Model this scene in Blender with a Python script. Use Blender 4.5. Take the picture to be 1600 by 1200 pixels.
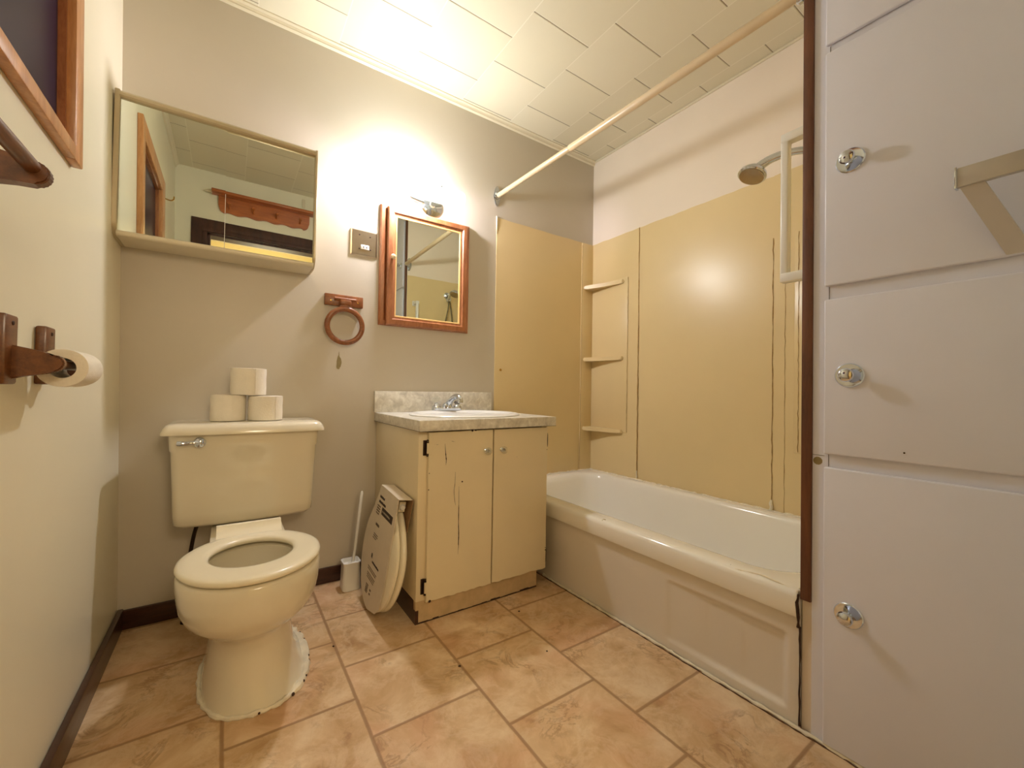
import bpy, bmesh, math, random
from mathutils import Vector, Matrix
random.seed(7)
S = bpy.context.scene
for o in list(bpy.data.objects):
    bpy.data.objects.remove(o)
C = S.collection

# ------------------------------------------------------------------ camera
CAM = Vector((0.295, -1.970, 0.860))
yaw, pitch, roll = math.radians(34.356), math.radians(0.843), math.radians(-0.942)
fw = Vector((math.sin(yaw)*math.cos(pitch), math.cos(yaw)*math.cos(pitch), math.sin(pitch)))
rt0 = Vector((math.cos(yaw), -math.sin(yaw), 0))
up0 = rt0.cross(fw)
rt = rt0*math.cos(roll) - up0*math.sin(roll)
up = up0*math.cos(roll) + rt0*math.sin(roll)
camd = bpy.data.cameras.new('camera')
cam = bpy.data.objects.new('camera', camd)
C.objects.link(cam)
camd.sensor_width = 36
camd.lens = 647.17*36/1600
camd.clip_start = 0.01
M = Matrix((rt, up, -fw)).transposed().to_4x4()
M.translation = CAM
cam.matrix_world = M
S.camera = cam

# ------------------------------------------------------------------ world, lights, exposure
w = bpy.data.worlds.new('world')
S.world = w
w.use_nodes = True
w.node_tree.nodes['Background'].inputs[0].default_value = (0.02, 0.025, 0.06, 1)
w.node_tree.nodes['Background'].inputs[1].default_value = 0.15
S.view_settings.view_transform = 'Standard'
S.view_settings.look = 'None'
S.view_settings.gamma = 1
S.view_settings.use_curve_mapping = False
S.view_settings.exposure = 0.0
BULB = Vector((0.980, -0.090, 1.802))      # the lit bulb of the vanity light
BULB_STRENGTH = 930
HALL_POWER = 36
hl = bpy.data.lights.new('hallway_lamp', 'POINT')
hl.energy = HALL_POWER
hl.color = (1.0, 0.84, 0.62)
hl.shadow_soft_size = 0.22
ho = bpy.data.objects.new('hallway_lamp', hl)
ho.location = (0.60, -3.05, 1.72)
C.objects.link(ho)

# ------------------------------------------------------------------ materials
def srgb(r, g, b):
    f = lambda c: (c/255/12.92) if c/255 <= 0.04045 else ((c/255+0.055)/1.055)**2.4
    return (f(r), f(g), f(b), 1)

class NT:
    def __init__(s, name):
        s.m = bpy.data.materials.new(name); s.m.use_nodes = True
        s.t = s.m.node_tree; s.N = s.t.nodes; s.L = s.t.links
        s.b = s.N['Principled BSDF']
        s.tc = s.N.new('ShaderNodeTexCoord')
    def lk(s, a, b): s.L.new(a, b)
    def math(s, op, a, b=None, c=None, clamp=False):
        n = s.N.new('ShaderNodeMath'); n.operation = op; n.use_clamp = clamp
        for i, v in enumerate((a, b, c)):
            if v is None: continue
            if isinstance(v, (int, float)): n.inputs[i].default_value = v
            else: s.lk(v, n.inputs[i])
        return n.outputs[0]
    def noise(s, scale, detail=4, rough=.55, vec=None, dist=0):
        n = s.N.new('ShaderNodeTexNoise')
        n.inputs['Scale'].default_value = scale; n.inputs['Detail'].default_value = detail
        n.inputs['Roughness'].default_value = rough; n.inputs['Distortion'].default_value = dist
        s.lk(vec if vec is not None else s.tc.outputs['Object'], n.inputs['Vector'])
        return n.outputs['Fac']
    def mapping(s, scale=(1, 1, 1), rot=(0, 0, 0)):
        n = s.N.new('ShaderNodeMapping'); n.inputs['Scale'].default_value = scale; n.inputs['Rotation'].default_value = rot
        s.lk(s.tc.outputs['Object'], n.inputs['Vector']); return n.outputs[0]
    def ramp(s, fac, stops):
        n = s.N.new('ShaderNodeValToRGB'); e = n.color_ramp.elements
        while len(e) < len(stops): e.new(0.5)
        for i, (p, c) in enumerate(stops): e[i].position = p; e[i].color = c
        s.lk(fac, n.inputs[0]); return n.outputs[0]
    def mix(s, fac, a, b, mode='MIX'):
        n = s.N.new('ShaderNodeMix'); n.data_type = 'RGBA'; n.blend_type = mode
        if isinstance(fac, (int, float)): n.inputs[0].default_value = fac
        else: s.lk(fac, n.inputs[0])
        for i, v in ((6, a), (7, b)):
            if isinstance(v, tuple): n.inputs[i].default_value = v
            else: s.lk(v, n.inputs[i])
        return n.outputs[2]
    def bump(s, h, strength=.2, dist=.01):
        n = s.N.new('ShaderNodeBump'); n.inputs['Strength'].default_value = strength; n.inputs['Distance'].default_value = dist
        s.lk(h, n.inputs['Height']); s.lk(n.outputs[0], s.b.inputs['Normal'])
    def col(s, c):
        if isinstance(c, tuple): s.b.inputs['Base Color'].default_value = c
        else: s.lk(c, s.b.inputs['Base Color'])
    def rough(s, r):
        if isinstance(r, (int, float)): s.b.inputs['Roughness'].default_value = r
        else: s.lk(r, s.b.inputs['Roughness'])

def paint(name, c, rough=.5, var=.06, scale=3, bumps=.05, bscale=180, spec=.5, metallic=0, coat=0):
    t = NT(name)
    c2 = tuple(max(0, v*(1-var)) for v in c[:3])+(1,)
    c3 = tuple(min(1, v*(1+var*.5)) for v in c[:3])+(1,)
    t.col(t.ramp(t.noise(scale), [(.3, c2), (.7, c3)]))
    t.rough(rough)
    t.b.inputs['Metallic'].default_value = metallic
    t.b.inputs['Specular IOR Level'].default_value = spec
    t.b.inputs['Coat Weight'].default_value = coat
    if bumps: t.bump(t.noise(bscale, 3), bumps, .002)
    return t.m

def wood(name, c1, c2, scale=(1, 1, 1), rough=.4, freq=9, coat=.2):
    t = NT(name)
    v = t.mapping(scale)
    n = t.noise(freq, 6, .6, v, .6)
    n2 = t.noise(freq*6, 3, .5, v)
    f = t.math('ADD', t.math('MULTIPLY', n, .75), t.math('MULTIPLY', n2, .25))
    t.col(t.ramp(f, [(.32, c1), (.68, c2)]))
    t.rough(rough); t.b.inputs['Coat Weight'].default_value = coat
    t.bump(n2, .08, .002)
    return t.m

def tilemat(name, kind):
    t = NT(name)
    x0, y0, s = (-.005, -.0165, .305) if kind == 'floor' else (.055, -.036, .3055)
    sep = t.N.new('ShaderNodeSeparateXYZ'); t.lk(t.tc.outputs['Object'], sep.inputs[0])
    wob = t.math('MULTIPLY', t.math('SUBTRACT', t.noise(9, 2), .5), .004 if kind == 'floor' else 0)
    u = t.math('DIVIDE', t.math('SUBTRACT', t.math('ADD', sep.outputs[0], wob), x0), s)
    colm = t.math('FLOOR', u)
    par = t.math('ABSOLUTE', t.math('MODULO', colm, 2))
    v = t.math('ADD', t.math('DIVIDE', t.math('SUBTRACT', t.math('ADD', sep.outputs[1], wob), y0), s), t.math('MULTIPLY', par, .5))
    row = t.math('FLOOR', v)
    fu = t.math('FRACT', u); fv = t.math('FRACT', v)
    du = t.math('MULTIPLY', t.math('MINIMUM', fu, t.math('SUBTRACT', 1, fu)), s)
    dv = t.math('MULTIPLY', t.math('MINIMUM', fv, t.math('SUBTRACT', 1, fv)), s)
    def line(d, w0, w1):
        n = t.N.new('ShaderNodeMapRange'); n.interpolation_type = 'SMOOTHSTEP'
        n.inputs['From Min'].default_value = w0; n.inputs['From Max'].default_value = w1
        n.inputs['To Min'].default_value = 1; n.inputs['To Max'].default_value = 0
        t.lk(d, n.inputs['Value']); return n.outputs[0]
    cid = t.N.new('ShaderNodeCombineXYZ'); t.lk(colm, cid.inputs[0]); t.lk(row, cid.inputs[1])
    wn = t.N.new('ShaderNodeTexWhiteNoise'); wn.noise_dimensions = '2D'; t.lk(cid.outputs[0], wn.inputs[0])
    if kind == 'floor':
        # every tile gets its own cut of the marbling
        off = t.N.new('ShaderNodeVectorMath'); off.operation = 'MULTIPLY_ADD'
        t.lk(wn.outputs['Color'], off.inputs[0]); off.inputs[1].default_value = (7, 7, 7); t.lk(t.tc.outputs['Object'], off.inputs[2])
        vec = off.outputs[0]
        base = t.noise(7, 6, .62, vec, .5)
        c = t.ramp(base, [(.28, srgb(172, 133, 90)), (.43, srgb(202, 166, 122)), (.56, srgb(218, 186, 144)), (.72, srgb(236, 212, 176))])
        vein = t.noise(10, 7, .66, vec, .7)
        vm = t.math('SUBTRACT', 1, t.math('MULTIPLY', t.math('ABSOLUTE', t.math('SUBTRACT', vein, .5)), 22), None, True)
        gate = t.ramp(t.noise(6, 2, .5, vec), [(.50, (0, 0, 0, 1)), (.62, (1, 1, 1, 1))])
        c = t.mix(t.math('MULTIPLY', t.math('MULTIPLY', vm, gate), .55), c, srgb(140, 98, 62))
        vein2 = t.noise(9, 7, .68, vec, .5)
        vm2 = t.math('SUBTRACT', 1, t.math('MULTIPLY', t.math('ABSOLUTE', t.math('SUBTRACT', vein2, .46)), 16), None, True)
        c = t.mix(t.math('MULTIPLY', vm2, .26), c, srgb(240, 220, 188))
        pink = t.ramp(t.noise(4.2, 3, .5, vec), [(.52, (0, 0, 0, 1)), (.7, (1, 1, 1, 1))])
        c = t.mix(t.math('MULTIPLY', pink, .35), c, srgb(216, 156, 118))
        g = t.math('MAXIMUM', line(du, .0022, .0065), line(dv, .0022, .0065))
        c = t.mix(t.math('MULTIPLY', g, .78), c, srgb(150, 112, 74))
        t.col(c); t.rough(t.math('ADD', .34, t.math('MULTIPLY', base, .2)))
        h = t.math('ADD', t.math('MULTIPLY', g, -1), t.math('MULTIPLY', base, .35))
        t.bump(h, .35, .0012)
    else:
        gd = line(dv, .0011, .0026); gl = line(du, .0011, .0026)
        c = t.mix(wn.outputs['Value'], srgb(224, 216, 190), srgb(232, 224, 200))
        c = t.mix(t.math('MULTIPLY', gd, .8), c, srgb(112, 94, 66))
        c = t.mix(t.math('MULTIPLY', gl, .6), c, srgb(250, 244, 226))
        t.col(c); t.rough(.42)
        h = t.math('MULTIPLY', line(dv, .001, .005), -1)
        t.bump(h, .6, .003)
    return t.m

def glassy(name, c, transp, rough=.1, emit=None):
    """thin glass: part see-through, part translucent, with a gloss"""
    m = bpy.data.materials.new(name); m.use_nodes = True
    t = m.node_tree; N = t.nodes; L = t.links; N.clear()
    out = N.new('ShaderNodeOutputMaterial')
    tr = N.new('ShaderNodeBsdfTransparent'); tr.inputs[0].default_value = c
    tl = N.new('ShaderNodeBsdfTranslucent'); tl.inputs[0].default_value = c
    gl = N.new('ShaderNodeBsdfGlossy'); gl.inputs['Roughness'].default_value = rough
    nz = N.new('ShaderNodeTexNoise'); nz.inputs['Scale'].default_value = 60
    bp = N.new('ShaderNodeBump'); bp.inputs['Strength'].default_value = .05; L.new(nz.outputs['Fac'], bp.inputs['Height'])
    L.new(bp.outputs[0], gl.inputs['Normal'])
    m1 = N.new('ShaderNodeMixShader'); m1.inputs[0].default_value = 1-transp
    L.new(tr.outputs[0], m1.inputs[1]); L.new(tl.outputs[0], m1.inputs[2])
    m2 = N.new('ShaderNodeMixShader'); m2.inputs[0].default_value = .05; L.new(m1.outputs[0], m2.inputs[1]); L.new(gl.outputs[0], m2.inputs[2])
    L.new(m2.outputs[0], out.inputs[0])
    return m

WALL = paint('wall_paint', srgb(205, 196, 179), .42, .035, 2.2, .10, 140)
ALCOVEW = paint('alcove_paint', srgb(246, 233, 217), .42, .03, 2.2, .10, 140)
LEFTW = paint('wall_paint_left', srgb(240, 232, 206), .33, .03, 2.2, .08, 140)
CEIL = tilemat('ceiling_tile', 'ceiling')
FLOOR = tilemat('floor_tile', 'floor')
TRIMW = paint('white_trim', srgb(232, 222, 196), .4)
BASEB = wood('baseboard_wood', srgb(44, 24, 16), srgb(78, 44, 30), (1, 1, 6), .35)
DARKW = wood('dark_door_wood', srgb(38, 18, 12), srgb(82, 46, 30), (3, 3, .6), .6, coat=0)
OAK = wood('oak', srgb(172, 112, 62), srgb(216, 158, 104), (3, 3, .5), .38)
OAKM = wood('oak_frame', srgb(138, 80, 46), srgb(186, 122, 78), (5, 5, 1), .35)
BROWNW = wood('turned_wood', srgb(84, 46, 18), srgb(126, 76, 36), (6, 1, 6), .35)
PINE = wood('pine', srgb(150, 78, 34), srgb(196, 112, 56), (.8, 5, 5), .4)
STRIPW = wood('strip_wood', srgb(78, 44, 26), srgb(118, 70, 42), (4, 4, .6), .45)
PORC = paint('porcelain_bone', srgb(232, 222, 198), .13, .015, 3, 0, coat=.4)
SEATM = paint('seat_plastic', srgb(240, 230, 204), .22, .01, 3, 0)
TUBM = paint('tub_enamel', srgb(250, 246, 236), .12, .015, 2, 0, coat=.5)
APRONM = paint('apron_enamel', srgb(232, 224, 212), .2, .02, 2, .02, 30)
PANEL = paint('surround_panel', srgb(232, 209, 158), .30, .05, 1.6, .03, 8)
CAULK = paint('caulk', srgb(238, 228, 204), .5, .15, 30, .3, 60)
GRIME = paint('grime', srgb(66, 42, 28), .8, .4, 60, .2)
CHROME = paint('chrome', srgb(216, 224, 238), .09, .02, 8, 0, metallic=1)
BRUSH = paint('brushed_steel', srgb(176, 160, 134), .28, .06, 40, .05, metallic=1)
BRONZE = paint('aged_hinge', srgb(60, 44, 34), .45, .3, 60, .1, metallic=.7)
MIRROR = paint('mirror', srgb(226, 232, 220), .005, .0, 3, 0, metallic=1)
CABW = paint('linen_cabinet_paint', srgb(232, 232, 244), .34, .02, 4, .06, 90)
VANP = paint('vanity_paint', srgb(232, 216, 180), .36, .04, 5, .08, 60)
RAWP = paint('worn_plinth', srgb(206, 178, 136), .7, .2, 18, .3, 50)
RODM = paint('cream_rod', srgb(226, 204, 168), .3, .03, 6, 0)
WHITEP = paint('white_plastic', srgb(240, 238, 232), .25, .01, 5, 0)
PAPER = paint('toilet_tissue', srgb(244, 236, 220), .9, .03, 40, .5, 160)
CARD = paint('white_card', srgb(222, 208, 184), .55, .05, 14, .05)
CARDTUBE = paint('cardboard', srgb(150, 116, 78), .8, .1, 30, .1)
INK = paint('print_ink', srgb(104, 84, 66), .6, .1, 90, 0)
INKD = paint('dark_print_ink', srgb(60, 44, 34), .6, .1, 90, 0)
BRASS = paint('brass', srgb(190, 150, 70), .2, .05, 20, 0, metallic=1)
CREAMP = paint('cream_enamel_metal', srgb(224, 212, 184), .3, .02, 8, 0)
CAPM = paint('cap_metal', srgb(196, 182, 150), .35, .06, 20, 0, metallic=.35)
DARKGLASS = paint('night_glass', srgb(30, 22, 48), .3, .2, 2, 0, spec=.15)
STAIN = paint('bare_plaster', srgb(150, 134, 92), .8, .15, 60, .2)
HOSEM = paint('hose_metal', srgb(150, 145, 120), .25, .2, 200, .3, metallic=.9)
HALLW = paint('hall_paint', srgb(236, 218, 160), .6, .03, 3, .05)
DARKV = paint('dark_void', srgb(24, 14, 10), .9, .1, 10, 0)
def marble():
    t = NT('laminate')
    a = t.noise(26, 5, .6, None, .8)
    b = t.noise(90, 3, .5)
    f = t.math('ADD', t.math('MULTIPLY', a, .75), t.math('MULTIPLY', b, .25))
    t.col(t.ramp(f, [(.34, srgb(194, 188, 174)), (.5, srgb(218, 212, 198)), (.64, srgb(238, 234, 222))])); t.rough(.35)
    return t.m
LAMI = marble()
SHADE = glassy('frosted_shade', (.95, .99, .95, 1), .85, .3)
CLEAR = glassy('clear_acrylic', (.95, .95, .92, 1), .85, .03)
WATER = paint('bowl_water', srgb(150, 140, 110), .03, .02, 3, 0)
def emitter(name, c, s):
    t = NT(name)
    n = t.noise(3)
    t.lk(t.ramp(n, [(0, c), (1, c)]), t.b.inputs['Emission Color'])
    t.b.inputs['Emission Strength'].default_value = s
    return t.m
BULBM = emitter('lit_bulb', (1.0, .955, 1.04, 1), BULB_STRENGTH)

# ------------------------------------------------------------------ mesh helpers
def box(bm, x0, x1, y0, y1, z0, z1, bev=0, seg=2):
    vs = [bm.verts.new((x, y, z)) for z in (z0, z1) for y in (y0, y1) for x in (x0, x1)]
    fs = [(0, 2, 3, 1), (4, 5, 7, 6), (0, 1, 5, 4), (2, 6, 7, 3), (0, 4, 6, 2), (1, 3, 7, 5)]
    ff = [bm.faces.new([vs[i] for i in f]) for f in fs]
    if bev:
        es = list({e for f in ff for e in f.edges})
        r = bmesh.ops.bevel(bm, geom=es, offset=bev, segments=seg, affect='EDGES', profile=.5)
        return vs
    return vs

def loft(bm, loops, cap0=True, cap1=True, closed=True):
    rings = [[bm.verts.new(p) for p in l] for l in loops]
    n = len(rings[0])
    for a, b in zip(rings, rings[1:]):
        for i in range(n if closed else n-1):
            j = (i+1) % n
            bm.faces.new((a[i], a[j], b[j], b[i]))
    if cap0: bm.faces.new(list(reversed(rings[0])))
    if cap1: bm.faces.new(rings[-1])
    return rings

def tube(bm, pts, r, n=16, caps=True, flat=1.0):
    pts = [Vector(p) for p in pts]
    rs = r if isinstance(r, (list, tuple)) else [r]*len(pts)
    T = []
    for i in range(len(pts)):
        a = pts[max(0, i-1)]; b = pts[min(len(pts)-1, i+1)]
        T.append((b-a).normalized())
    u = T[0].orthogonal().normalized()
    loops = []
    for i, p in enumerate(pts):
        u = (u-T[i]*u.dot(T[i])).normalized()
        v = T[i].cross(u)
        loops.append([p+(u*math.cos(2*math.pi*k/n)+v*math.sin(2*math.pi*k/n)*flat)*rs[i] for k in range(n)])
    loft(bm, loops, caps, caps)

def axes(axis):
    ax = Vector(axis).normalized()
    u = ax.orthogonal().normalized()
    if abs(ax.z) > .99: u = Vector((1, 0, 0))
    return ax, u, ax.cross(u)

def lathe(bm, prof, c, axis=(0, 0, 1), n=32, cap0=True, cap1=True):
    ax, u, v = axes(axis); c = Vector(c)
    loops = [[c+ax*h+(u*math.cos(2*math.pi*k/n)+v*math.sin(2*math.pi*k/n))*max(r, 1e-5) for k in range(n)] for r, h in prof]
    loft(bm, loops, cap0, cap1)

def prism(bm, pts, fn, t0, t1):
    """2-D outline pts, fn(u,v,w)->3-D, extruded w from t0 to t1"""
    a = [bm.verts.new(fn(u, v, t0)) for u, v in pts]
    b = [bm.verts.new(fn(u, v, t1)) for u, v in pts]
    bm.faces.new(list(reversed(a))); bm.faces.new(b)
    n = len(pts)
    for i in range(n):
        bm.faces.new((a[i], a[(i+1) % n], b[(i+1) % n], b[i]))

def smoothpath(pts, k=8):
    P = [Vector(p) for p in pts]
    out = []
    for i in range(len(P)-1):
        p0, p1, p2, p3 = P[max(0, i-1)], P[i], P[i+1], P[min(len(P)-1, i+2)]
        for j in range(k):
            t = j/k
            out.append(.5*((2*p1)+(p2-p0)*t+(2*p0-5*p1+4*p2-p3)*t*t+(3*p1-p0-3*p2+p3)*t**3))
    out.append(P[-1])
    return out

def wloc(o):
    v = Vector((0, 0, 0))
    while o: v += o.location; o = o.parent
    return v

def obj(name, bm, mat, parent=None, loc=None, smooth=32, kind=None):
    """one mesh object; coordinates in bm are world coordinates"""
    bmesh.ops.recalc_face_normals(bm, faces=bm.faces)
    me = bpy.data.meshes.new(name)
    org = wloc(parent) if parent else Vector(loc or (0, 0, 0))
    bm.transform(Matrix.Translation(-org))
    bm.to_mesh(me); bm.free()
    me.materials.append(mat)
    if smooth:
        me.polygons.foreach_set('use_smooth', [True]*len(me.polygons))
        me.set_sharp_from_angle(angle=math.radians(smooth))
    o = bpy.data.objects.new(name, me); C.objects.link(o)
    if parent: o.parent = parent
    else: o.location = org
    if kind: o['kind'] = kind
    return o

def thing(name, label, cat, loc=(0, 0, 0), group=None):
    o = bpy.data.objects.new(name, None); C.objects.link(o)
    o.location = loc; o.empty_display_size = .05
    o['label'] = label; o['category'] = cat
    if group: o['group'] = group
    return o

def tag(o, label, cat, group=None):
    o['label'] = label; o['category'] = cat
    if group: o['group'] = group
    return o

def struct(name, bm, mat, parent=None, smooth=32):
    o = obj(name, bm, mat, parent, smooth=smooth)
    if parent is None: o['kind'] = 'structure'
    return o

def dup(root, loc, label, group=None):
    r = root.copy(); C.objects.link(r); r.location = loc; r['label'] = label
    if group: r['group'] = group
    for ch in list(root.children):
        c = ch.copy(); C.objects.link(c); c.parent = r
        for g in ch.children:
            d = g.copy(); C.objects.link(d); d.parent = c
    return r

def B(): return bmesh.new()
def bx(name, mat, parent, *a, bev=0, kind=None, loc=None):
    b = B(); box(b, *a, bev=bev)
    o = obj(name, b, mat, parent, loc=loc)
    if kind: o['kind'] = kind
    return o

# ------------------------------------------------------------------ the room
XR, XT, ZC, YR = 2.275, 1.522, 2.387, -1.96
HY = -3.7
b = B(); box(b, -1.3, 2.6, HY, .1, -.06, 0); struct('floor', b, FLOOR)
b = B(); box(b, -1.3, 2.6, HY, .1, ZC, ZC+.06); struct('ceiling', b, CEIL)
b = B(); box(b, -.2, XR+.12, 0, .12, 0, ZC); struct('wall_back', b, WALL)
b = B(); box(b, XR, XR+.12, YR-.1, 0, 0, ZC); struct('wall_right', b, ALCOVEW)
def lean(bm):
    for v in bm.verts: v.co.x += -.008-.015*v.co.z
# left wall with the window opening, leaning a little outwards like the real one
wy0, wy1, wz0, wz1 = -1.16, -.610, 1.41, 1.89
b = B()
box(b, -.14, 0, YR-.12, wy0, 0, ZC); box(b, -.14, 0, wy1, .02, 0, ZC)
box(b, -.14, 0, wy0, wy1, 0, wz0); box(b, -.14, 0, wy0, wy1, wz1, ZC)
lean(b); struct('wall_left', b, LEFTW)
# rear wall with the doorway the camera stands in
dx0, dx1, dz = .145, .95, 1.95
b = B()
box(b, -.2, dx0, YR-.1, YR, 0, ZC); box(b, dx1, XR+.1, YR-.1, YR, 0, ZC); box(b, dx0, dx1, YR-.1, YR, dz, ZC)
struct('wall_rear', b, LEFTW)
# wall at the tap end of the tub
b = B(); box(b, XT+.012, XR, -1.530, -1.507, 0, ZC); struct('wall_tub_end', b, ALCOVEW)
# hallway behind the camera
b = B(); box(b, -1.3, 2.6, HY-.1, HY, 0, ZC); struct('wall_hall_far', b, HALLW)
b = B(); box(b, -1.4, -1.3, HY, YR-.1, 0, ZC); struct('wall_hall_left', b, HALLW)
b = B(); box(b, 2.6, 2.7, HY, YR-.1, 0, ZC); struct('wall_hall_right', b, HALLW)
b = B(); box(b, -1.3, -.2, YR-.1, YR-.02, 0, ZC); box(b, XR+.1, 2.6, YR-.1, YR-.02, 0, ZC); struct('wall_hall_near', b, HALLW)
# baseboards
b = B(); box(b, .0, .868, -.012, 0, 0, .068, bev=.003); struct('baseboard_back', b, BASEB)
b = B(); box(b, -.008, .008, YR, -.0, 0, .072, bev=.003); struct('baseboard_left', b, BASEB)
# ceiling cove trim
def cove(name, pts):
    b = B()
    for (x0, y0, x1, y1, nx, ny) in pts:
        prof = [(0, 0), (.022, 0), (.022, -.005), (.014, -.010), (.010, -.018), (.010, -.022), (.0, -.028)]
        l0 = [Vector((x0+nx*a, y0+ny*a, ZC+h)) for a, h in prof]
        l1 = [Vector((x1+nx*a, y1+ny*a, ZC+h)) for a, h in prof]
        loft(b, [l0, l1])
    struct(name, b, TRIMW, smooth=20)
cove('trim_1', [(-.05, 0, XR, 0, 0, -1)])
b = B(); box(b, XR-.008, XR, -1.507, -.02, ZC-.012, ZC, bev=.002); struct('trim_2', b, TRIMW)
cove('trim_3', [(-.044, 0, -.044, YR, 1, 0)])

# doorway casing
b = B()
cw = .092
for (x0, x1, z0, z1) in ((dx0-cw, dx0, 0, dz+cw), (dx1, dx1+cw, 0, dz+cw), (dx0, dx1, dz, dz+cw)):
    box(b, x0, x1, YR, YR+.012, z0, z1, bev=.003)
box(b, dx0-.03, dx0, YR, YR+.018, 0, dz, bev=.003); box(b, dx1, dx1+.03, YR, YR+.018, 0, dz, bev=.003)
box(b, dx0-.03, dx1+.03, YR, YR+.018, dz, dz+.03, bev=.003)
box(b, dx0-.0, dx0+.018, YR-.1, YR, 0, dz); box(b, dx1-.018, dx1, YR-.1, YR, 0, dz); box(b, dx0, dx1, YR-.1, YR, dz-.018, dz)
struct('door_1', b, DARKW)

# window on the left wall
b = B()
X0 = -.0
ow, ob = .103, .033
for (y0, y1, z0, z1, th) in ((wy0-ow, wy0, wz0-ob, wz1+.08, .020), (wy1, wy1+.058, wz0-ob, wz1+.08, .020), (wy0, wy1, wz0-ob, wz0, .021), (wy0, wy1, wz1, wz1+.08, .020)):
    box(b, 0, th, y0, y1, z0, z1, bev=.003)
lean(b)
win = struct('window_1', b, OAK)
b = B()
for (y0, y1, z0, z1) in ((wy0-.001, wy0+.006, wz0, wz1), (wy1-.006, wy1+.001, wz0, wz1), (wy0, wy1, wz0-.001, wz0+.006), (wy0, wy1, wz1-.006, wz1+.001)):
    box(b, -.030, .004, y0, y1, z0, z1)
lean(b); obj('window_jamb', b, OAKM, win)
b = B(); box(b, -.016, -.010, wy0+.006, wy1-.006, wz0+.006, wz1-.006); lean(b); obj('window_pane', b, DARKGLASS, win)

# bare patch where the paint has come away under the towel ring
b = B()
out = []
for k in range(26):
    a = 2*math.pi*k/26
    r = 1+.14*math.sin(3*a+1)+.08*random.uniform(-1, 1)
    z = .974+.030*math.sin(a)*r+(.018 if abs(a-math.pi/2) < .25 else 0)
    out.append((.700+.0105*math.cos(a)*r*(1-.45*math.sin(a)), z))
prism(b, out, lambda u, v, w_: (u, -w_, v), -.0005, .0008)
s_ = obj('bare_patch', b, STAIN, bpy.data.objects['wall_back']); s_['label'] = 'olive-grey leaf-shaped bare patch in the paint below the towel ring'

# ------------------------------------------------------------------ tub surround panels (yellow)
PZ0, PZ1 = .345, 1.828
def wavy_top(n=16):
    return [PZ1+random.uniform(-.0018, .0018) for _ in range(n)]
def panel_xz(b, x0, x1, y0, y1, n=14):
    xs = [x0+(x1-x0)*i/n for i in range(n+1)]
    zt = [PZ1+random.uniform(-.0022, .0022) for _ in xs]
    pts = [(x0, PZ0), (x1, PZ0)]+[(x, z) for x, z in reversed(list(zip(xs, zt)))]
    prism(b, pts, lambda u, v, w_: (u, w_, v), y0, y1)
def panel_yz(b, y0, y1, x0, x1, n=14):
    ys = [y0+(y1-y0)*i/n for i in range(n+1)]
    zt = [PZ1+random.uniform(-.0022, .0022) for _ in ys]
    pts = [(y0, PZ0), (y1, PZ0)]+[(y, z) for y, z in reversed(list(zip(ys, zt)))]
    prism(b, pts, lambda u, v, w_: (w_, u, v), x0, x1)
sur = thing('tub_surround', 'glossy mustard yellow wall panels around the three sides of the bathtub', 'wall panel', (XR, -.75, PZ0))
b = B(); panel_xz(b, 1.519, XR-.001, -.004, -.0005); obj('end_panel', b, PANEL, sur)
b = B(); panel_xz(b, XT+.014, XR-.001, -1.5065, -1.503); obj('end_panel', b, PANEL, sur)
b = B(); panel_yz(b, -1.115, -.385, XR-.0045, XR-.0005, 20); obj('middle_panel', b, PANEL, sur)
def corner_unit(ysign, y_c, y_e):
    """moulded corner unit: side flange, rounded corner, shallow framed field with three shelves"""
    b = B()
    # field on the long wall
    panel_yz(b, min(y_c, y_e), max(y_c, y_e), XR-.007, XR-.0005, 8)
    s = 1 if y_e > y_c else -1       # direction from the corner outwards along y
    # flange on the end wall
    xs0 = XR-.105
    box(b, xs0, XR-.001, min(y_c, y_c+s*.007), max(y_c, y_c+s*.007), PZ0, PZ1-.002, bev=.002)
    # raised framed field
    fy = y_c+s*.305
    a0, a1 = min(y_c+s*.008, fy), max(y_c+s*.008, fy)
    box(b, XR-.0105, XR-.004, a0, a1, .615, 1.555, bev=.003)
    o = obj('corner_panel', b, PANEL, sur)
    for z in (1.545, 1.078, .632):
        bb = B()
        out = []
        L, D = .27, .082
        out.append((0, 0)); out.append((L, 0))
        for k in range(13):
            t = k/12
            # concave front from the long end to the corner tip
            u = L*(1-t)+D*.0*t
            d = .016+(D-.016)*(t**1.6)
            out.append((max(u, 0), d))
        prism(bb, out, lambda u, v, w_: (XR-.007-v, y_c+s*(.004+u), w_), z-.024, z)
        bmesh.ops.bevel(bb, geom=[e for e in bb.edges], offset=.005, segments=2, affect='EDGES')
        obj('shelf', bb, PANEL, o)
    return o
corner_unit(1, -.004, -.385)
corner_unit(-1, -1.503, -1.115)
# seams: caulk lines, cracked and peeling
def seam(y, x, z0, z1, name, seedv, r0=.0018, mat=None):
    rnd = random.Random(seedv)
    pts = []; rs = []
    n = 46
    for i in range(n+1):
        z = z0+(z1-z0)*i/n
        pts.append((x+rnd.uniform(-.0004, .0004), y+rnd.uniform(-.0016, .0016), z)); rs.append(r0*rnd.uniform(.5, 1.3))
    bb = B(); tube(bb, pts, rs, 6); return obj(name, bb, mat or CAULK, sur)
seam(-.385, XR-.0075, PZ0, PZ1, 'seam_bead', 3, .0022, paint('old_bead', srgb(204, 168, 112), .6, .2, 60, .2))
CRK = paint('crack_tan', srgb(178, 142, 88), .8, .3, 80, .2)
seam(-.390, XR-.0075, .40, 1.25, 'seam_crack', 5, .0011, CRK)
seam(-1.113, XR-.0075, PZ0, 1.55, 'seam_crack', 6, .0019, CRK)
seam(-1.162, XR-.0075, PZ0, PZ1, 'seam_bead', 7, .0010, CRK)
seam(-.309, XR-.011, .62, 1.55, 'field_groove', 9, .0010, CRK)
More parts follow.
